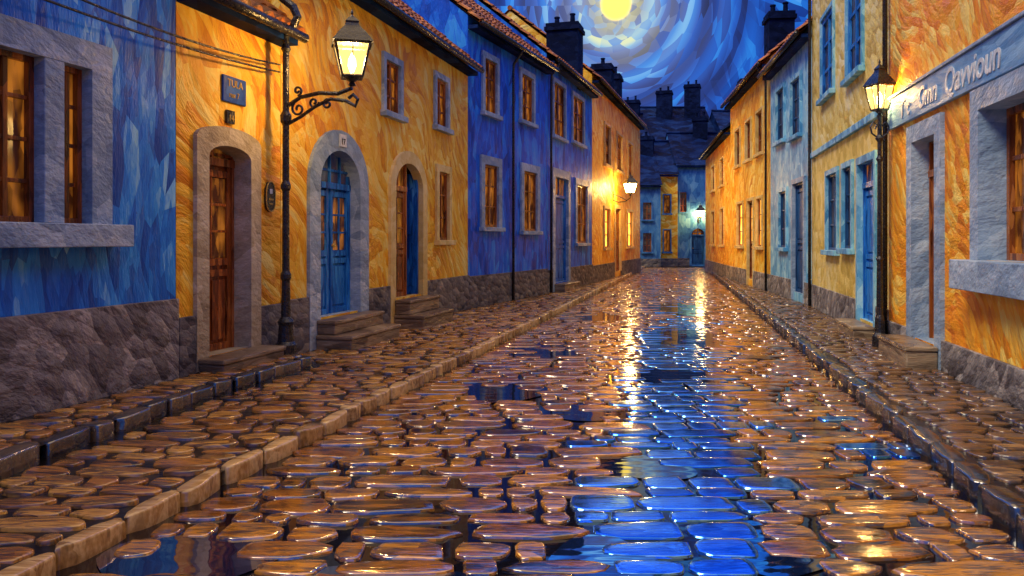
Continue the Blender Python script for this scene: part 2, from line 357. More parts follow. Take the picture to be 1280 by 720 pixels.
def house(name,P0,P1,side,zb,zt,wall,openings=(),plinth=0.8,plmat=None,depth=6.0,pitch=0.85,roofm=None,recess=0.10,gutter=True,tiles=True,overhang=0.28,wall2=None,split=None,chims=(),pipe=None,eave=None):
    F=Frame(P0,P1,side); H=empty(name); plmat=plmat or M['plinth']; roofm=roofm or M['tile']
    e=0.004; S0,S1=e,F.L-e
    W=MB(); G=MB(); T=MB(); D=MB()
    ops=[]
    for o in openings:
        o=dict(o); 
        a,b=F.s_of(o['y'][0]),F.s_of(o['y'][1]); o['s0'],o['s1']=min(a,b),max(a,b); o['z0'],o['z1']=o['z']; ops.append(o)
    ss=sorted(set([S0,S1]+[o['s0'] for o in ops]+[o['s1'] for o in ops]))
    zz=sorted(set([zb-0.3,zt]+[o['z0'] for o in ops]+[o['z1'] for o in ops]+([split] if split else [])))
    for i in range(len(ss)-1):
        for j in range(len(zz)-1):
            sm,zm=(ss[i]+ss[i+1])/2,(zz[j]+zz[j+1])/2
            if any(o['s0']<sm<o['s1'] and o['z0']<zm<o['z1'] for o in ops): continue
            mt=wall2 if (split and zm>split) else wall
            W.face([F(ss[i],0,zz[j]),F(ss[i+1],0,zz[j]),F(ss[i+1],0,zz[j+1]),F(ss[i],0,zz[j+1])],mt)
    zr=zt+depth/2*pitch
    mt=wall2 or wall
    for s_ in (S0,S1):
        W.face([F(s_,-0.002,zb-0.3),F(s_,-depth,zb-0.3),F(s_,-depth,zt),F(s_,-depth/2,zr-0.08),F(s_,-0.002,zt)],mt)
    W.face([F(S0,-depth,zb-0.3),F(S1,-depth,zb-0.3),F(S1,-depth,zt),F(S0,-depth,zt)],mt)
    for o in ops:
        s0,s1,z0,z1=o['s0'],o['s1'],o['z0'],o['z1']; rise=o.get('rise',0); R=o.get('recess',recess); rm=o.get('rmat',o.get('smat',M['stone']))
        zs=z1-rise
        if rise>0:
            ap=archpts(s0,s1,zs,rise)
            for i in range(len(ap)-1):
                (a,za),(b,zb_)=ap[i],ap[i+1]
                W.face([F(a,0,za),F(b,0,zb_),F(b,0,z1+0.0),F(a,0,z1+0.0)],wall)
                T.face([F(a,0,za),F(b,0,zb_),F(b,-R,zb_),F(a,-R,za)],rm)
        else:
            T.face([F(s0,0,z1),F(s1,0,z1),F(s1,-R,z1),F(s0,-R,z1)],rm)
        T.face([F(s0,0,z0),F(s0,-R,z0),F(s0,-R,zs),F(s0,0,zs)],rm)
        T.face([F(s1,0,z0),F(s1,-R,z0),F(s1,-R,zs),F(s1,0,zs)],rm)
        T.face([F(s0,0,z0),F(s1,0,z0),F(s1,-R,z0),F(s0,-R,z0)],rm)
        sw=o.get('sw',0.12); sm=o.get('smat',M['stone']); pr=o.get('proud',0.05)
        if sw>0:
            zlow=o.get('slow',z0)
            if rise>0:
                orise=o.get('orise',rise+sw); top=z1+sw
                inn=[(s0,zlow)]+archpts(s0,s1,zs,rise)+[(s1,zlow)]
                out=[(s0-sw,zlow)]+archpts(s0-sw,s1+sw,top-orise,orise)+[(s1+sw,zlow)]
            else:
                inn=[(s0,zlow),(s0,z1),(s1,z1),(s1,zlow)]; out=[(s0-sw,zlow),(s0-sw,z1+sw),(s1+sw,z1+sw),(s1+sw,zlow)]
            for i in range(len(inn)-1):
                a,b,c,d=inn[i],inn[i+1],out[i+1],out[i]
                T.face([F(a[0],pr,a[1]),F(b[0],pr,b[1]),F(c[0],pr,c[1]),F(d[0],pr,d[1])],sm)
                T.face([F(d[0],pr,d[1]),F(c[0],pr,c[1]),F(c[0],0,c[1]),F(d[0],0,d[1])],sm)
                T.face([F(a[0],pr,a[1]),F(b[0],pr,b[1]),F(b[0],0,b[1]),F(a[0],0,a[1])],sm)
        if o['kind']=='win':
            sp=o.get('sillp',0.12); sh=o.get('sillh',0.1); ex=o.get('sillx',0.05)
            T.box(F,s0-sw-ex,s1+sw+ex,0.001,sp,z0-sh,z0-0.002,sm)
            if o.get('mull'):
                for (ma,mb_) in o['mull']:
                    a,b=F.s_of(ma),F.s_of(mb_); T.box(F,a,b,-R,pr-0.004,z0,z1,sm)
                edges=[s0]+[x for p in o['mull'] for x in (F.s_of(p[0]),F.s_of(p[1]))]+[s1]
                for i in range(0,len(edges),2):
                    oo=dict(o); oo['s0'],oo['s1']=edges[i],edges[i+1]; window(T,D,G,F,oo,R)
            else: window(T,D,G,F,o,R)
        elif o['kind']=='door':
            door(D,G,F,o,R)
        elif o['kind']=='ajar':
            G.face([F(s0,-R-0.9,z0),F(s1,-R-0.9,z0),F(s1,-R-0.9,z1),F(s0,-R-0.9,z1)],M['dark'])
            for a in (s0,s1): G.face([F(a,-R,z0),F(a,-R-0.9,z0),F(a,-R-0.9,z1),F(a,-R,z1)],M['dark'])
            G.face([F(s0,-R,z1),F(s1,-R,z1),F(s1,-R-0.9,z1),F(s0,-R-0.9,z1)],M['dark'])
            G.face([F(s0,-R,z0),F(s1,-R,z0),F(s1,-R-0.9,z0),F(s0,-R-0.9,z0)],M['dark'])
            D.box(F,s1-0.07,s1-0.02,-0.78,-R+0.08,z0,z1-rise*0.3,M['bluewood'])
            D.box(F,s1-0.09,s1-0.07,-0.7,-R+0.0,z0+0.15,z0+0.95,M['bluewood'])
            D.box(F,s1-0.09,s1-0.07,-0.7,-R+0.0,z0+1.1,z1-rise*0.5-0.2,M['bluewood'])
            oo=dict(o); oo['s1']=s0+(s1-s0)*0.58; oo['leaves']=1; oo['rise']=0; oo['transom']=z1-rise; oo['fmat']=M['wood']; door(D,G,F,oo,R)
    if plinth:
        ds=sorted([(o['s0']-(o.get('sw',0.12)),o['s1']+o.get('sw',0.12)) for o in ops if o['kind']!='win' or o['z0']<plinth])
        cur=S0
        for a,b in ds+[(S1,S1)]:
            if a>cur+0.02: T.box(F,cur,a,0.001,0.045,zb-0.3,plinth,plmat)
            cur=max(cur,b)
    o_e=overhang; z_e=zt-overhang*pitch+0.06
    RF=MB()
    if tiles: tiled_roof(RF,F,S0-0.06,S1+0.06,o_e,z_e,-depth/2,zr,roofm)
    RF.face([F(S0-0.05,o_e-0.01,z_e-0.005),F(S1+0.05,o_e-0.01,z_e-0.005),F(S1+0.05,-depth/2,zr-0.02),F(S0-0.05,-depth/2,zr-0.02)],roofm)
    RF.face([F(S0-0.05,-depth-0.2,zt-0.15),F(S1+0.05,-depth-0.2,zt-0.15),F(S1+0.05,-depth/2,zr),F(S0-0.05,-depth/2,zr)],roofm)
    RF.box(F,S0,S1,0.003,o_e-0.05,zt-0.30-0.0,zt-0.22,eave or M['slate'])
    RF.tube([F(S0-0.06,-depth/2,zr+0.02),F(S1+0.06,-depth/2,zr+0.02)],0.09,roofm)
    RF.obj('roof',H)
    if gutter:
        GT=MB(); GT.tube([F(S0,o_e+0.05,z_e-0.02),F(S1,o_e+0.05,z_e-0.02)],0.06,M['iron'],10); 
        if pipe is not None:
            sp=F.s_of(pipe); GT.tube([F(sp,o_e+0.05,z_e-0.04),F(sp,o_e,z_e-0.15),F(sp,0.09,z_e-0.4),F(sp,0.08,z_e-0.6),F(sp,0.08,zb)],0.035,M['iron'])
        GT.obj('gutter',H,True)
    if chims:
        C=MB()
        for c in chims: chimney(C,*c)
        C.obj('chimney',H)
    W.obj('walls',H)
    if T.f: T.obj('stonework',H,bevel=0.008)
    if D.f: D.obj('joinery',H,bevel=0.003)
    if G.f: G.obj('window_glass',H)
    return F,H

def win(y0,y1,z0,z1,**k): return dict(kind='win',y=(y0,y1),z=(z0,z1),**k)
def dr(y0,y1,z0,z1,**k): return dict(kind='door',y=(y0,y1),z=(z0,z1),**k)

def Lx(y): return -5.617+0.264*y
P=lambda y:(Lx(y),y)
# ---------------------------------------------------------------- left row
FB,HB=house('blue_house',P(-3.0),P(8.21),'L',0.2,5.6,M['blue1'],[
    win(6.05,7.05,1.74,3.10,sw=0.24,mull=[(6.56,6.76)],grid=(2,4),sillp=0.22,sillh=0.2,sillx=0.10,proud=0.07,recess=0.10,fw=0.05),
    win(2.4,3.5,1.74,3.10,sw=0.24,grid=(2,4),sillp=0.22,sillh=0.2,sillx=0.1,proud=0.07,recess=0.10)],plinth=1.0,depth=7,overhang=0.15,pipe=None)
FY1,HY1=house('yellow_house',P(8.21),P(10.15),'L',0.2,4.35,M['yellow1'],[
    dr(8.68,9.45,0.33,2.66,rise=0.14,orise=0.16,sw=0.21,smat=M['tan'],fmat=M['wood'],slow=0.2,recess=0.24,transom=2.50)],plinth=0.8,plmat=M['plinthd'],depth=5.5,overhang=0.3)
FY2,HY2=house('yellow_house',P(10.15),P(17.6),'L',0.1,5.5,M['yellow2'],[
    dr(11.08,12.29,0.52,2.90,rise=0.5,sw=0.30,smat=M['stone'],fmat=M['bluewood'],leaves=2,transom=2.40,slow=0.1,recess=0.18,glass=M['glass'],tglass=M['glassdim']),
    dict(kind='ajar',y=(13.63,14.86),z=(0.60,2.96),rise=0.45,sw=0.22,smat=M['ystone'],slow=0.1,recess=0.12),
    win(15.72,16.3,1.6,2.95,sw=0.14,smat=M['ystone'],recess=0.07),
    win(13.25,13.85,3.74,4.6,sw=0.11,smat=M['stone'],recess=0.07),
    win(15.6,16.22,3.84,4.78,sw=0.11,smat=M['stone'],recess=0.07)],plinth=0.83,plmat=M['plinthd'],depth=6)
A0,A1,A2,A3,=(-0.97,17.6),(0.97,22.5),(2.8,28.0),(6.4,40.0)
wf=dict(sw=0.2,smat=M['stone'],recess=0.07,fw=0.06)
FA,HA=house('cobalt_blue_house',A0,A1,'L',0.1,6.55,M['blue2'],[
    win(18.38,19.16,1.9,3.35,**wf),win(20.75,21.7,1.84,3.4,**wf),
    win(18.40,19.07,4.56,5.8,sw=0.14,recess=0.07),win(20.62,21.42,4.7,5.9,sw=0.14,recess=0.07)],plinth=0.8,plmat=M['plinthd'],pipe=19.95,depth=6)
FBB,HBB=house('cobalt_blue_house',A1,A2,'L',0.1,6.85,M['blue2'],[
    dr(23.25,24.7,0.35,3.45,sw=0.25,fmat=M['bluewood'],transom=2.9,slow=0.1,glazed=False,smat=M['stone']),
    win(25.8,27.15,1.5,3.4,**wf),win(23.15,24.35,4.65,6.2,sw=0.12,recess=0.07),win(25.3,26.7,4.75,6.2,sw=0.12,recess=0.07)],plinth=0.75,plmat=M['plinthd'],
    chims=[(1.75,26.5,1.05,0.9,6.5,8.7,2)],pipe=22.7,depth=6)
FC,HC=house('ochre_house',A2,A3,'L',0.1,7.4,M['yellow2'],[
    win(30.2,31.4,1.3,2.8,sw=0.1,smat=M['ystone'],glass=M['glassglow']),dr(32.6,33.9,0.3,2.9,sw=0.15,fmat=M['wood'],smat=M['ystone']),
    win(30.3,31.5,4.5,6.0,sw=0.1,smat=M['ystone']),win(33.0,34.4,4.5,6.0,sw=0.1,smat=M['ystone']),win(36,37.4,4.5,6.0,sw=0.1,smat=M['ystone']),
    win(35.6,37.4,1.3,2.9,sw=0.1,smat=M['ystone'],glass=M['glassglow'])],plinth=0.7,plmat=M['plinthd'],
    chims=[(3.75,33.0,0.8,0.8,7.2,8.8,1),(4.4,36.0,1.0,0.8,7.4,9.0,2)],depth=6)

# ---------------------------------------------------------------- right row
def Rx(y): return 3.178+0.195*y
R0,R1,R2,R3,R4,R5=(Rx(-3),-3.0),(5.42,11.5),(6.86,18.3),(7.53,23.3),(8.46,31.0),(9.92,41.0)
FO,HO=house('orange_shop_house',R0,R1,'R',0.1,7.2,M['orange'],[
    win(6.45,7.98,1.40,2.90,sw=0.22,grid=(3,3),sillp=0.24,sillh=0.3,sillx=0.12,proud=0.08,recess=0.24,fmat=M['wood'],glass=M['glass'],fw=0.07),
    dr(9.40,10.28,0.35,2.85,sw=0.22,fmat=M['wood'],transom=2.45,slow=0.1,recess=0.22,glass=M['glass']),
    win(2.0,3.6,1.40,2.90,sw=0.22,grid=(3,3),sillp=0.24,sillh=0.3,sillx=0.12,proud=0.08,recess=0.3)],plinth=0.45,depth=7,gutter=True,pipe=11.4)
sh=dict(sw=0.10,smat=M['lblue'],fmat=M['tealwood'],glass=M['glassdim'],recess=0.07)
FP,HP=house('pale_yellow_house',R1,R2,'R',0.1,8.4,M['cream'],[
    dr(12.25,13.35,0.3,2.85,sw=0.12,fmat=M['bluewood'],smat=M['lblue'],slow=0.1,transom=2.5,glazed=False),
    win(13.9,14.65,1.45,2.9,**sh),win(15.2,16.3,1.4,2.9,**sh),
    win(13.1,14.3,4.45,6.1,sw=0.08,smat=M['lblue'],fmat=M['bluewood'],glass=M['glassdim'],recess=0.05,fw=0.09),win(15.6,16.9,4.55,6.2,sw=0.08,smat=M['lblue'],fmat=M['bluewood'],glass=M['glassdim'],recess=0.05,fw=0.09)],plinth=0.6,wall2=M['pale'],split=3.5,depth=6,pipe=18.1)
FL,HL=house('light_blue_house',R2,R3,'R',0.1,6.55,M['lblue'],[
    dr(19.0,20.2,0.3,3.0,sw=0.12,fmat=M['tealwood'],slow=0.1,glazed=False),win(21.0,21.9,1.4,2.9,**sh),
    win(19.4,20.4,4.2,5.6,**sh),win(21.3,22.3,4.3,5.7,**sh)],plinth=0.6,depth=6,chims=[(8.3,20.4,1.0,0.9,6.5,8.9,1,-0.1)])
ow=dict(sw=0.08,smat=M['ystone'],glass=M['glass'])
FR4,HR4=house('ochre_house',R3,R4,'R',0.1,6.95,M['yellow2'],[
    win(24.5,25.4,1.4,2.9,sw=0.08,smat=M['ystone'],glass=M['glassglow']),dr(26,27,0.3,2.9,sw=0.1,fmat=M['wood'],smat=M['ystone'],slow=0.1,glass=M['glassglow']),win(28,29.2,1.4,2.9,sw=0.08,smat=M['ystone'],glass=M['glassglow']),
    win(24.4,25.4,4.3,5.6,**ow),win(26.4,27.4,4.3,5.6,**ow),win(28.6,29.6,4.3,5.6,**ow)],plinth=0.6,depth=6,pipe=23.6,
    chims=[(8.75,26.2,0.8,0.8,7.0,9.0,2,-0.1)])
FR5,HR5=house('ochre_house',R4,R5,'R',0.1,6.0,M['yellow1'],[
    win(33,34.2,1.4,2.9,**ow),win(33,34.2,3.9,5.0,**ow),win(36.5,37.8,1.4,2.9,**ow),win(36.5,37.8,3.9,5.0,**ow)],plinth=0.6,depth=6,roofm=M['slate'],
    chims=[(10.4,35,0.9,0.8,6.5,8.6,1,-0.1)])
C=MB(); C.box(FP,0.02,FP.L-0.02,0.002,0.07,3.44,3.56,M['lblue']); C.obj('cornice',HP,bevel=0.01)

# ---------------------------------------------------------------- end of street (houses facing us)
def house_front(name,x0,x1,y,zt,wall,wins,doors=(),**k):
    sl=0.02; P0=(x0,y); P1=(x1,y+sl*(x1-x0))
    ops=[]
    for (a,b,z0,z1,g) in wins: ops.append(win(y+sl*(a-x0),y+sl*(b-x0),z0,z1,sw=0.06,smat=M['farblue'],glass=g))
    for (a,b,z0,z1,r) in doors: ops.append(dr(y+sl*(a-x0),y+sl*(b-x0),z0,z1,sw=0.12,smat=M['farblue'],fmat=M['tealwood'],rise=r,glazed=False))
    return house(name,P0,P1,'L',0.0,zt,wall,ops,plinth=0.5,plmat=M['plinthd'],roofm=M['slate'],tiles=False,gutter=False,**k)
house_front('light_blue_house',6.0,8.75,47.0,5.0,M['farblue'],[(7.7,8.2,2.8,3.8,M['glassdim']),(7.7,8.2,0.9,2.0,M['glassdim'])],depth=5,chims=[(8.3,49.5,0.9,0.7,6.5,8.0,1)])
house_front('yellow_house',8.76,9.95,48.0,5.7,M['yellow2'],[(9.1,9.5,3.2,4.3,M['glass']),(9.1,9.5,0.9,2.2,M['glass'])],depth=5)
house_front('light_blue_house',9.96,13.2,48.6,6.3,M['farblue'],[(10.2,10.6,3.3,4.5,M['glassdim']),(11.9,12.4,3.3,4.5,M['glassdim'])],[(10.9,11.7,0.1,2.3,0.4)],depth=5,chims=[(12,51,0.9,0.7,8,9.4,2)])
house_front('slate_roofed_house',4.5,10.2,58.0,8.4,M['slate'],[],depth=8,pitch=0.75,chims=[(6.5,61,1,0.9,10,12.0,2),(9.2,61.5,1.2,0.9,10,12.3,2)])
house_front('slate_roofed_house',10.3,15.5,60.0,9.2,M['slate'],[],depth=8,pitch=0.75,chims=[(12.0,63,1.2,0.9,11,13.3,2),(14.2,63,1.2,0.9,11,13.8,2)])
house_front('slate_roofed_house',15.6,22,58.0,8.6,M['slate'],[],depth=8,pitch=0.75)
house_front('slate_roofed_house',-3,4.4,60.0,8.6,M['slate'],[],depth=8,pitch=0.75)

# ---------------------------------------------------------------- steps, thresholds
def steps(name,F,y0,y1,zb,tops,run,ex=0.06):
    s=MB(); a,b=F.s_of(y0),F.s_of(y1); n=len(tops)
    for i,zt in enumerate(tops):
        o1=0.06+run*(n-i)
        zlo=zb-0.05 if i==0 else tops[i-1]+0.002
        s.box(F,a-ex+0.03*i,b+ex-0.03*i,0.052,o1,zlo,zt-0.06,M['step'])
        s.box(F,a-ex+0.03*i-0.015,b+ex-0.03*i+0.015,0.052,o1+0.02,zt-0.058,zt,M['step'])
    o=s.obj(name,None,bevel=0.018); return o
steps('door_step',FY1,8.55,9.6,0.2,[0.34],0.30)
steps('door_step',FY2,11.0,12.5,0.1,[0.30,0.50],0.26)
steps('door_step',FY2,13.6,14.95,0.1,[0.33,0.58],0.26)
steps('door_step',FBB,23.2,24.8,0.1,[0.33],0.3)
steps('door_step',FO,9.3,10.4,0.1,[0.36],0.34)
steps('door_step',FP,12.2,13.4,0.1,[0.28],0.3)

# ---------------------------------------------------------------- lanterns & lamps
def lantern(mb,gl,c,z0,H,wt,flame=True,gm=None):
    hg=H*0.48; wb=wt*0.58
    def ring(w,z,a0=math.pi/4+0.25,n=4): return [(c[0]+w*1.414*math.cos(a0+i*math.pi*2/n),c[1]+w*1.414*math.sin(a0+i*math.pi*2/n),z) for i in range(n)]
    b=ring(wb,z0); t=ring(wt,z0+hg)
    for i in range(4):
        j=(i+1)%4
        gl.face([b[i],b[j],t[j],t[i]],gm or M['lampglass'])
        mb.tube([b[i],t[i]],0.013*H/0.75+0.002,M['iron'],6)
        mb.tube([t[i],t[j]],0.018*H/0.75,M['iron'],6); mb.tube([b[i],b[j]],0.016*H/0.75,M['iron'],6)
        mid_b=[(b[i][k]+b[j][k])/2 for k in range(3)]; mid_t=[(t[i][k]+t[j][k])/2 for k in range(3)]
        mb.tube([mid_b,mid_t],0.006*H/0.75,M['iron'],6)
    prev=ring(wt*1.18,z0+hg+0.01)
    prof=[(wt*1.12,0.02),(wt*0.80,0.14),(wt*0.42,0.26),(wt*0.36,0.30),(wt*0.40,0.33),(wt*0.16,0.40)]
    for w,h in prof:
        cur=ring(w,z0+hg+0.01+h*H)
        for i in range(4):
            j=(i+1)%4; mb.face([prev[i],prev[j],cur[j],cur[i]],M['iron'])
        prev=cur
    mb.face(prev,M['iron'])
    mb.lathe(c,[(0.012*H,z0+hg+0.38*H),(0.03*H,z0+hg+0.42*H),(0.012*H,z0+hg+0.45*H),(0.022*H,z0+hg+0.48*H),(0.003,z0+hg+0.54*H)],M['iron'],8)
    mb.lathe(c,[(0.03*H,z0-0.14*H),(0.06*H,z0-0.12*H),(0.035*H,z0-0.08*H),(wb*0.7,z0-0.03*H),(wb*1.15,z0)],M['iron'],10)
    if flame:
        gl.lathe(c,[(0.02*H,z0+0.06*H),(0.06*H,z0+0.16*H),(0.055*H,z0+0.26*H),(0.005,z0+0.36*H)],M['bulb'],10)
def scroll(cx,cz,r0,turns,start,dirn,n=26):
    pts=[]
    for i in range(n+1):
        t=i/n; a=start+dirn*turns*2*math.pi*t; r=r0*(1-0.8*t)
        pts.append((cx+r*math.cos(a),cz+r*math.sin(a)))
    return pts
def plight(name,loc,e,r=0.06,col=(1,0.62,0.23),parent=None):
    l=bpy.data.lights.new(name,'POINT'); l.energy=e; l.color=col; l.shadow_soft_size=r
    o=bpy.data.objects.new(name,l); o.location=loc; scene.collection.objects.link(o)
    if parent: o.parent=parent
    return o

SL=empty('street_lamp')
pc=Vector((-2.77,9.80)); nL=Vector((0.967,-0.255)); 
mb=MB(); gl=MB()
prof=[(0.13,0.15),(0.13,0.32),(0.10,0.36),(0.085,0.55),(0.10,0.60),(0.06,0.66),(0.05,1.1),(0.065,1.13),(0.065,1.18),(0.045,1.22),(0.042,2.2),(0.06,2.23),(0.06,2.28),(0.042,2.32),(0.04,3.0),(0.065,3.05),(0.07,3.12),(0.04,3.18),(0.04,3.9),(0.06,3.94),(0.035,4.0)]
mb.lathe(pc,prof,M['iron'],14)
FA2=lambda a,z:(pc.x+nL.x*a,pc.y+nL.y*a,z)
top=[FA2(0,4.0),FA2(0.0,4.12),FA2(0.10,4.22),FA2(0.16,4.32),FA2(0.10,4.45),FA2(-0.03,4.55),FA2(-0.10,4.75)]
mb.tube(top,[0.04,0.045,0.05,0.05,0.05,0.055,0.06],M['iron'],10)
arm=[FA2(0.04,3.25),FA2(0.2,3.34),FA2(0.45,3.38),FA2(0.7,3.36),FA2(0.885,3.42)]
mb.tube(arm,0.026,M['iron'],8)
mb.tube([FA2(0.03,3.02),FA2(0.2,3.10),FA2(0.4,3.22),FA2(0.6,3.30),FA2(0.8,3.27),FA2(0.93,3.2),FA2(0.96,3.28),FA2(0.9,3.34),FA2(0.84,3.3)],0.022,M['iron'],8)
for (cx,cz,r,st,dr_) in [(0.17,3.20,0.09,2.2,1),(0.38,3.27,0.07,0,-1),(0.56,3.24,0.06,1.5,1),(0.16,3.42,0.06,-1.5,1)]:
    mb.tube([FA2(a,z) for a,z in scroll(cx,cz,r,1.25,st,dr_)],0.015,M['iron'],6)
lc=(pc.x+nL.x*0.885,pc.y+nL.y*0.885)
lantern(mb,gl,lc,3.55,0.80,0.20)
mb.obj('post_and_bracket',SL,bevel=0); gl.obj('lantern_glass',SL)
plight('lamp_light',(lc[0],lc[1],3.75),620,0.07,parent=SL)

SR=empty('street_lamp'); mb=MB(); gl=MB()
rc=Vector((5.17,11.25))
mb.lathe(rc,[(0.10,0.05),(0.10,0.25),(0.07,0.3),(0.06,0.5),(0.045,0.55),(0.036,1.3),(0.05,1.33),(0.034,1.37),(0.030,2.7),(0.05,2.74),(0.030,2.78),(0.03,2.98),(0.06,3.03),(0.03,3.08),(0.028,3.34)],M['iron'],14)
for sg in (1,-1):
    mb.tube([(rc.x+sg*x,rc.y,z) for x,z in [(0.03,3.04),(0.11,3.10),(0.13,3.19),(0.09,3.26),(0.04,3.22),(0.06,3.16)]],0.012,M['iron'],6)
lantern(mb,gl,rc,3.43,0.70,0.135)
mb.obj('post',SR); gl.obj('lantern_glass',SR)
plight('lamp_light',(rc.x,rc.y,3.62),360,0.06,parent=SR)

def wall_lamp(F,y,z,reach,size,e):
    E=empty('wall_lantern'); mb=MB(); gl=MB(); s=F.s_of(y)
    mb.box(F,s-0.05,s+0.05,0.001,0.03,z-0.35,z+0.05,M['iron'])
    mb.tube([F(s,0.02,z-0.3),F(s,reach*0.3,z-0.38),F(s,reach*0.7,z-0.36),F(s,reach,z-0.22),F(s,reach,z-0.12)],0.02,M['iron'])
    mb.tube([F(s,0.02,z-0.05),F(s,reach*0.5,z-0.2),F(s,reach*0.8,z-0.32)],0.014,M['iron'])
    c=F(s,reach,0)
    lantern(mb,gl,(c[0],c[1]),z-0.02,size,size*0.26,gm=M['lampglass2'])
    mb.obj('bracket',E); gl.obj('lantern_glass',E)
    plight('lamp_light',(c[0],c[1],z+size*0.25),e,0.14,parent=E)
wall_lamp(FC,32.2,3.5,0.7,0.8,1100)
E=Frame((9.96,48.6),(13.2,48.66),'L'); 
class FX(Frame):
    def s_of(s,y): return y
E.__class__=FX
wall_lamp(E,1.35,3.0,0.6,0.8,600)

# ---------------------------------------------------------------- signs
def text(name,body,F,s,o,z,size,mat,parent,shear=0.0,bold=0.0):
    cu=bpy.data.curves.new(name,'FONT'); cu.body=body; cu.size=size; cu.extrude=0.006; cu.materials.append(mat); cu.shear=shear; cu.offset=bold
    ob=bpy.data.objects.new(name,cu); scene.collection.objects.link(ob)
    d=F.d if F.side=='L' else -F.d
    n=F.n
    from mathutils import Matrix
    X=Vector((d.x,d.y,0)); Z=Vector((n.x,n.y,0)); Y=Vector((0,0,1))
    if X.cross(Y).dot(Z)<0: X=-X
    p=F(s,o,z)
    ob.matrix_world=Matrix(((X.x,Y.x,Z.x,p[0]),(X.y,Y.y,Z.y,p[1]),(X.z,Y.z,Z.z,p[2]),(0,0,0,1)))
    ob.parent=parent
    return ob
SG=empty('shop_sign'); mb=MB()
mb.box(FO,FO.s_of(5.0),FO.s_of(11.35),0.002,0.06,3.15,3.56,M['signblue']); mb.box(FO,FO.s_of(5.0),FO.s_of(11.35),0.002,0.085,3.565,3.60,M['stone'])
mb.obj('board',SG,bevel=0.006)
for i,(ch,yy,zz_,sz) in enumerate([('T',10.72,3.23,0.32),('c',10.42,3.235,0.30),('Gmn',9.95,3.235,0.36),('Qavvioun',9.0,3.225,0.40)]):
    text('lettering_%d'%(i+1),ch,FO,FO.s_of(yy),0.064,zz_,sz,M['letter'],SG,0.15,0.005)
PL=empty('street_name_plaque'); mb=MB()
a,b=FY1.s_of(8.95),FY1.s_of(9.38)
mb.box(FY1,a,b,0.002,0.03,3.16,3.46,M['plaque'])
mb.obj('plate',PL,bevel=0.01); text('lettering','TULA',FY1,a+0.07,0.032,3.34,0.12,M['gold'],PL); text('lettering_2','rue 7',FY1,a+0.1,0.032,3.22,0.09,M['gold'],PL)
NP=empty('house_number_plate'); mb=MB(); a,b=FY1.s_of(9.02),FY1.s_of(9.16); mb.box(FY1,a,b,0.002,0.03,2.92,3.07,M['iron']); mb.obj('plate',NP); text('numeral','14',FY1,a+0.02,0.032,2.95,0.1,M['gold'],NP)
NP=empty('house_number_plate'); mb=MB(); a,b=FY2.s_of(11.60),FY2.s_of(11.80); mb.box(FY2,a,b,0.052,0.07,2.96,3.14,M['letter']); mb.obj('plate',NP); text('numeral','17',FY2,a+0.03,0.072,2.99,0.13,M['iron'],NP)
OS=empty('trade_sign'); mb=MB(); cs=FY1.s_of(9.88); cz=2.12
pts=[(cs+0.10*math.cos(t),cz+(0.20 if math.sin(t)>0 else 0.17)*math.copysign(abs(math.sin(t))**0.7,math.sin(t))) for t in [2*math.pi*i/24 for i in range(24)]]
fr=[FY1(a,0.035,z) for a,z in pts]; bk=[FY1(a,0.003,z) for a,z in pts]
mb.mesh(fr+bk,[tuple(range(24))]+[(i,(i+1)%24,24+(i+1)%24,24+i) for i in range(24)],M['iron'])
mb.tube([FY1(a,0.036,z) for a,z in pts+[pts[0]]],0.008,M['gold'],6)
mb.box(FY1,cs-0.05,cs+0.05,0.036,0.042,cz-0.03,cz-0.01,M['gold']);mb.box(FY1,cs-0.04,cs+0.04,0.036,0.042,cz-0.08,cz-0.065,M['gold']);mb.box(FY1,cs-0.03,cs+0.03,0.036,0.042,cz+0.05,cz+0.11,M['letter'])
mb.obj('plate',OS)

def cable(p,q,sag,r=0.012):
    mb=MB(); p=Vector(p);q=Vector(q)
    pts=[p.lerp(q,i/20)-Vector((0,0,sag*4*(i/20)*(1-i/20))) for i in range(21)]
    mb.tube(pts,r,M['iron'],6); mb.obj('overhead_cable',None,True)
cable(FB(FB.s_of(4.6),0.30,3.55),FY1(FY1.s_of(9.95),0.12,3.68),0.10)
cable(FB(FB.s_of(5.0),0.25,3.75),FY1(FY1.s_of(9.9),0.15,3.76),0.14)

# ---------------------------------------------------------------- ground, road, pavements
def kl(y): return -3.1+0.232*y
def kr(y): return 1.93+0.20*y
g=MB(); g.face([(-250,-250,-0.06),(250,-250,-0.06),(250,300,-0.06),(-250,300,-0.06)],M['earth']); g.obj('ground')
def leftwall(y):
    if y<=17.6: return Lx(y)
    for a,b in ((A0,A1),(A1,A2),(A2,A3)):
        if y<=b[1]: return a[0]+(b[0]-a[0])*(y-a[1])/(b[1]-a[1])
    return 6.4+(y-40)*0.1
def rightwall(y):
    if y<=11.5: return Rx(y)
    for a,b in ((R1,R2),(R2,R3),(R3,R4),(R4,R5)):
        if y<=b[1]: return a[0]+(b[0]-a[0])*(y-a[1])/(b[1]-a[1])
    return 9.92+(y-41)*0.4
def upedge(y):
    pts=[(-3,-4.9),(1.5,-3.85),(5.2,-3.28),(7.7,-2.88),(9.2,-2.50),(9.75,-2.40)]
    if y<=pts[0][0]: return pts[0][1]
    for (a,xa),(b,xb) in zip(pts,pts[1:]):
        if y<=b: return xa+(xb-xa)*(y-a)/(b-a)
    return leftwall(y)
UP_END=9.95
def sheet(name,fl,fr,y0,y1,z,mat,n=60):
    m=MB(); vs=[];fs=[]
    for i in range(n+1):
        y=y0+(y1-y0)*i/n; vs+= [(fl(y),y,z),(fr(y),y,z)]
    for i in range(n): fs.append((2*i,2*i+1,2*i+3,2*i+2))
    m.mesh(vs,fs,mat); return m.obj(name)
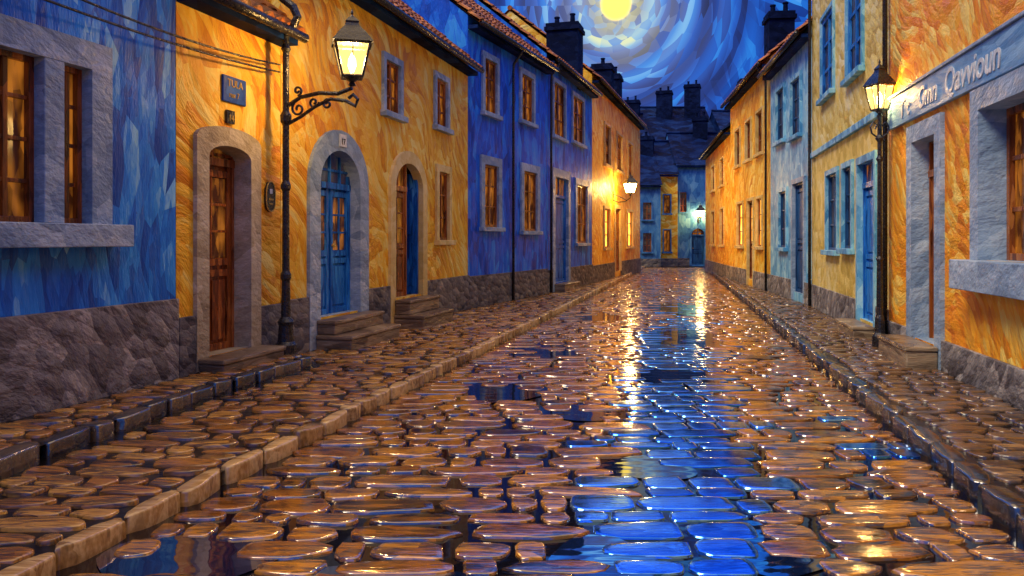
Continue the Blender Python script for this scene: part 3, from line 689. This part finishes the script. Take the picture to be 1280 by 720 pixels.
sheet('road',kl,lambda y:kr(y),-3,47,0.0,M['water'])
sheet('pavement',lambda y:leftwall(y)-0.05,kl,-3,46,0.086,M['mortar'])
sheet('pavement',kr,lambda y:rightwall(y)+0.05,-3,46,0.086,M['mortar'])
sheet('raised_pavement',lambda y:leftwall(y)-0.05,upedge,-3,UP_END,0.186,M['mortar'])
m=MB(); m.face([(2,46.9,0.012),(16,46.9,0.012),(16,60,0.012),(2,60,0.012)],M['mortar']); m.obj('road')

class Stones:
    def __init__(s): s.v=[];s.f=[];s.r=[];s.mi=[]
    def add(s,cx,cy,a,b,top,rnd,mi=0,ang=0.0,K=14,n=3.2,dome=0.006,tilt=0.02,dep=0.07,jit=0.08):
        base=len(s.v); ca,sa=math.cos(ang),math.sin(ang)
        tx=random.gauss(0,tilt);ty=random.gauss(0,tilt)
        rj=[1+random.uniform(-jit,0.06) for _ in range(K)]
        ph=random.uniform(-0.12,0.12)
        sk=random.uniform(-0.30,0.30)
        ring=[]
        for k in range(K):
            q=2*math.pi*k/K+ph; c,si=math.cos(q),math.sin(q)
            x=a*math.copysign(abs(c)**(2/n),c)*rj[k]; y=b*math.copysign(abs(si)**(2/n),si)*rj[k]*(1+sk*c)
            ring.append((x,y))
        for sc,dz in ((1.0,-dep),(0.985,-dome*1.8),(0.94,-dome*0.5),(0.78,-dome*0.06)):
            for x,y in ring:
                X=x*sc;Y=y*sc
                s.v.append((cx+X*ca-Y*sa,cy+X*sa+Y*ca,top+dz+(tx*X+ty*Y)))
        s.v.append((cx,cy,top)); s.r+= [rnd]*(4*K+1)
        for r in range(3):
            for k in range(K):
                x=base+r*K+k;y=base+r*K+(k+1)%K; s.f.append((x,y,y+K,x+K)); s.mi.append(mi)
        c=base+4*K
        for k in range(K): s.f.append((base+3*K+k,base+3*K+(k+1)%K,c)); s.mi.append(mi)
    def obj(s,name,mats):
        me=bpy.data.meshes.new(name); me.from_pydata(s.v,[],s.f)
        for m in mats: me.materials.append(m)
        me.polygons.foreach_set('material_index',s.mi); me.polygons.foreach_set('use_smooth',[True]*len(me.polygons))
        at=me.attributes.new('rnd','FLOAT','POINT'); at.data.foreach_set('value',s.r); me.update()
        o=bpy.data.objects.new(name,me); scene.collection.objects.link(o); return o
from mathutils import noise as mn
def vnoise(x,y): return mn.noise(Vector((x,y,3.7)))
PUDDLES=[(-1.62,4.0,0.34,0.26),(-0.62,3.72,0.32,0.15),(1.35,4.15,0.20,0.28),(0.45,4.0,0.20,0.22),(0.95,5.6,0.25,0.22),(0.6,7.4,0.30,0.26),(1.9,9.4,0.5,0.45),(-0.1,8.4,0.35,0.4),(0.5,11.5,0.45,0.7),(2.9,13.0,0.5,1.0),(1.9,16.5,0.5,1.2),(3.9,18.5,0.5,1.4)]
def in_puddle(x,y):
    for a,b,ra,rb in PUDDLES:
        if ((x-a)/ra)**2+((y-b)/rb)**2<1+0.5*vnoise(x*3,y*3): return True
    return False
def lay(S,fl,fr,y0,y1,top,rowd,wid,reflect_zone=None,hv=0.006,tilt=0.02,n=3.2,dome=0.006,gap=0.010,dep=0.07):
    y=y0; row=0
    while y<y1:
        far=1+max(0,(y-14))*0.03
        rd=rowd*far*random.uniform(0.72,1.28)
        x=fl(y+rd/2)+random.uniform(-0.0,0.06); xr=fr(y+rd/2)
        ph1=random.uniform(0,6.3)
        while x<xr-0.05:
            w=wid*far*random.choice((0.5,0.7,0.85,1.0,1.15,1.35,1.65))*random.uniform(0.9,1.1)
            w=min(w,xr-x)
            if xr-(x+w)<wid*0.4: w=xr-x
            cx=x+w/2; cy=y+rd/2+0.10*vnoise(cx*0.9,y*0.6)+rd*0.10*math.sin(cx*2.3+ph1)
            t=top+random.uniform(-hv,hv); mi=0
            if reflect_zone: 
                p=reflect_zone(cx,cy)
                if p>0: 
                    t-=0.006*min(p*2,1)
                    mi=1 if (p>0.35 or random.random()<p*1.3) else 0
                if in_puddle(cx,cy) and (random.random()<0.8): x+=w; continue
            hs=random.uniform(0.84,1.10)
            S.add(cx,cy,w*0.5-gap*random.uniform(0.6,1.4),(rd*0.5-gap*0.7)*hs,t,random.random(),mi,random.uniform(-0.10,0.10)*(0.3 if mi else 1),tilt=tilt*(0.25 if mi else 1),n=(4.5 if mi else random.uniform(n-0.4,n+1.2)),dome=dome*(0.5 if mi else 1),jit=0.05 if mi else 0.15,dep=dep)
            x+=w
        y+=rd; row+=1
def reflect_zone(x,y):  # central channel: lowered, flatter setts that take the painted sky blue
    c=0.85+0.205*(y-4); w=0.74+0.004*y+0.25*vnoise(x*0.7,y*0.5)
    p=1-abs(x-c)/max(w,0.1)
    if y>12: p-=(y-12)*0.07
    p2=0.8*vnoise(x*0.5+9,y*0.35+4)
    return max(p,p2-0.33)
S=Stones(); lay(S,lambda y:kl(y)+0.06,lambda y:kr(y)-0.10,-1.0,46,0.018,0.225,0.39,reflect_zone,0.0035,tilt=0.008,n=2.6,dome=0.0024,gap=0.009,dep=0.04); S.obj('road_cobbles',[M['cobble'],M['cobblesky']])
for i,(a,b,ra,rb) in enumerate(PUDDLES):
    m=MB(); pts=[]
    for k in range(28):
        q=2*math.pi*k/28; rr_=1.35+0.14*math.sin(3*q+i)
        pts.append((a+ra*rr_*math.cos(q),b+rb*rr_*math.sin(q),0.008+0.0003*i))
    pts=[(max(p[0],kl(p[1])+0.07),p[1],p[2]) for p in pts]
    m.face(pts,M['puddle']); m.obj('puddle')
S=Stones()
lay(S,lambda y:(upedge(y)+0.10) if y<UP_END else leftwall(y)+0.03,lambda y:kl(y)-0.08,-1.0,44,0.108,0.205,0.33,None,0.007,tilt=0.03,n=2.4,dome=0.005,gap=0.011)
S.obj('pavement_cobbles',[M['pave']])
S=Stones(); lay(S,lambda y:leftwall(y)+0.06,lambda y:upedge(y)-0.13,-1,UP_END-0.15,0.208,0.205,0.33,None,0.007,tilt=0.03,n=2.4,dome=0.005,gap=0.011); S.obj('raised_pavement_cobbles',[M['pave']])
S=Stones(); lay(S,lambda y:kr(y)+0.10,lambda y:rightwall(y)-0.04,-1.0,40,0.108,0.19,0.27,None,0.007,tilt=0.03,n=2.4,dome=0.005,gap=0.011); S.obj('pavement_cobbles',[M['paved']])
def kerb(name,fx,y0,y1,top,w,ln,mat,dep=0.14,n=3.4):
    S=Stones(); y=y0
    while y<y1:
        l=ln*random.uniform(0.6,1.45); ym=y+l/2; sl=(fx(ym+0.1)-fx(ym-0.1))/0.2
        S.add(fx(ym)+random.uniform(-0.015,0.015),ym,l/2*math.sqrt(1+sl*sl)-0.010,w/2*random.uniform(0.8,1.12),top+random.uniform(-0.012,0.008),random.random(),0,math.atan2(1,sl)+random.uniform(-0.06,0.06),K=20,n=n,dome=0.010,tilt=0.03,dep=dep,jit=0.10)
        y+=l
    return S.obj(name,[mat])
kerb('kerb',kl,-1,46,0.114,0.14,0.34,M['kerbl'],n=2.6)
kerb('kerb',kr,-1,43,0.126,0.16,0.42,M['kerbd'],n=2.8)
kerb('kerb',lambda y:upedge(y)-0.02,-1,9.75,0.220,0.17,0.42,M['kerbd'],n=2.8)

# ---------------------------------------------------------------- world : swirling night sky
w=bpy.data.worlds.new('World'); scene.world=w; w.use_nodes=True; t=NT(w.node_tree); t.nodes.clear()
out=t.n('ShaderNodeOutputWorld'); bg=t.n('ShaderNodeBackground'); bg2=t.n('ShaderNodeBackground'); add=t.n('ShaderNodeAddShader')
d=t.n('ShaderNodeTexCoord').outputs['Generated']
nrm=t.vm('NORMALIZE',d)
sp=t.n('ShaderNodeSeparateXYZ'); t.put(sp.inputs[0],nrm)
az=t.m('ARCTAN2',sp.outputs[0],sp.outputs[1]); el=t.m('ARCSINE',sp.outputs[2])
nz=t.noise(nrm,7.0,0); ns=t.n('ShaderNodeSeparateColor'); t.put(ns.inputs[0],nz.outputs['Color'])
nx=t.m('MULTIPLY',t.m('SUBTRACT',ns.outputs[0],0.5),0.07); ny=t.m('MULTIPLY',t.m('SUBTRACT',ns.outputs[1],0.5),0.07)
az0,el0=math.radians(7.4),math.radians(16.3)
dx=t.m('SUBTRACT',az,az0); dy=t.m('SUBTRACT',el,el0)
r0=t.m('SQRT',t.m('ADD',t.m('MULTIPLY',dx,dx),t.m('MULTIPLY',dy,dy)))
dxn=t.m('ADD',dx,nx); dyn=t.m('ADD',dy,ny)
r=t.m('SQRT',t.m('ADD',t.m('MULTIPLY',dxn,dxn),t.m('MULTIPLY',dyn,dyn)))
rr=t.m('ADD',t.m('MULTIPLY',r,0.4),t.m('MULTIPLY',r0,0.6))
phi=t.m('ARCTAN2',dy,dx)
vp=t.voro(t.comb(t.m('MULTIPLY',rr,125.0),t.m('MULTIPLY',phi,3.0),0.0),1.0); vps=t.n('ShaderNodeSeparateColor'); t.put(vps.inputs[0],vp.outputs['Color'])
ring=t.m('ADD',t.m('MULTIPLY',t.m('SINE',t.m('MULTIPLY',rr,150.0)),0.5),0.5)
nf=t.noise(nrm,3.5,0); nfs=t.n('ShaderNodeSeparateColor'); t.put(nfs.inputs[0],nf.outputs['Color'])
u=t.m('ADD',az,t.m('MULTIPLY',t.m('SUBTRACT',nfs.outputs[0],0.5),0.25))
v=t.m('ADD',el,t.m('MULTIPLY',t.m('SUBTRACT',nfs.outputs[1],0.5),0.45))
v=t.m('ADD',v,t.m('MULTIPLY',az,0.35))
fx=t.m('MULTIPLY',u,28.0); fy=t.m('MULTIPLY',v,110.0)
vf=t.voro(t.comb(fx,fy,0.0),1.0); vfs=t.n('ShaderNodeSeparateColor'); t.put(vfs.inputs[0],vf.outputs['Color'])
flowband=t.noise(t.comb(t.m('MULTIPLY',fx,0.12),t.m('MULTIPLY',fy,0.14),0.0),1.0,1)
ff=t.m('ADD',t.m('MULTIPLY',vfs.outputs[0],0.62),t.m('MULTIPLY',t.m('SUBTRACT',flowband.outputs[0],0.5),1.4)); ff=t.m('ADD',ff,0.10,clamp=True)
glow=t.m('POWER',2.718,t.m('MULTIPLY',r0,-13.0))
fp=t.m('ADD',t.m('MULTIPLY',vps.outputs[0],0.46),t.m('MULTIPLY',ring,0.36)); fp=t.m('ADD',t.m('SUBTRACT',fp,0.10),t.m('MULTIPLY',glow,0.54),clamp=True)
blend=t.smooth(rr,0.13,0.22)
fv=t.m('ADD',t.m('MULTIPLY',fp,t.m('SUBTRACT',1.0,blend)),t.m('MULTIPLY',ff,blend))
col=t.ramp(fv,[(0.0,(0.001,0.009,0.09)),(0.25,(0.002,0.036,0.28)),(0.5,(0.005,0.10,0.56)),(0.72,(0.02,0.25,0.82)),(0.88,(0.18,0.50,0.90)),(1.0,(0.75,0.85,0.60))])
boost=t.smooth(el,0.27,0.40,1.0,2.4)
halo=t.m('MULTIPLY',t.m('POWER',2.718,t.m('MULTIPLY',r0,-28.0)),t.m('ADD',0.5,t.m('MULTIPLY',vps.outputs[1],0.7)),clamp=True)
col=t.vm('SCALE',col,scale=boost)
col=t.mixc(halo,col,(1.0,0.92,0.32,1)); 
moonf=t.smooth(r0,0.015,0.021,1.0,0.0)
col=t.mixc(moonf,col,(2.4,1.7,0.22,1))
# upper sky: unseen warm glow added overhead to light the walls
zen=t.smooth(el,0.72,1.15)
zc=t.mixc(vfs.outputs[1],(1.2,1.0,0.8,1),(2.5,1.6,0.75,1))
col=t.mixc(zen,col,zc)
low=t.smooth(el,-0.12,0.0); col=t.mixc(low,(0.004,0.008,0.03,1),col)
t.put(bg.inputs[0],col); bg.inputs[1].default_value=1.0
sky=t.n('ShaderNodeTexSky',sky_type='NISHITA'); sky.sun_disc=False
SUN_EL,SUN_AZ=math.radians(48),math.radians(-125)
sky.sun_elevation=math.radians(2); sky.sun_rotation=SUN_AZ
t.put(bg2.inputs[0],sky.outputs[0]); bg2.inputs[1].default_value=0.006
t.put(add.inputs[0],bg.outputs[0]); t.put(add.inputs[1],bg2.outputs[0]); t.put(out.inputs[0],add.outputs[0])

sl=bpy.data.lights.new('sun','SUN'); sl.energy=2.5; sl.angle=math.radians(20); sl.color=(1,0.84,0.58)
so=bpy.data.objects.new('sun',sl); scene.collection.objects.link(so)
dirv=Vector((math.sin(SUN_AZ)*math.cos(SUN_EL),math.cos(SUN_AZ)*math.cos(SUN_EL),math.sin(SUN_EL)))
so.rotation_euler=dirv.to_track_quat('Z','Y').to_euler()

# ---------------------------------------------------------------- camera
cam=bpy.data.cameras.new('camera'); co=bpy.data.objects.new('camera',cam); scene.collection.objects.link(co)
co.location=(0,0,1.6); co.rotation_euler=(math.radians(90),0,0); cam.sensor_width=36; cam.lens=28.125; cam.shift_y=-60/1280
cam.clip_end=1000; cam.clip_start=0.05
scene.camera=co
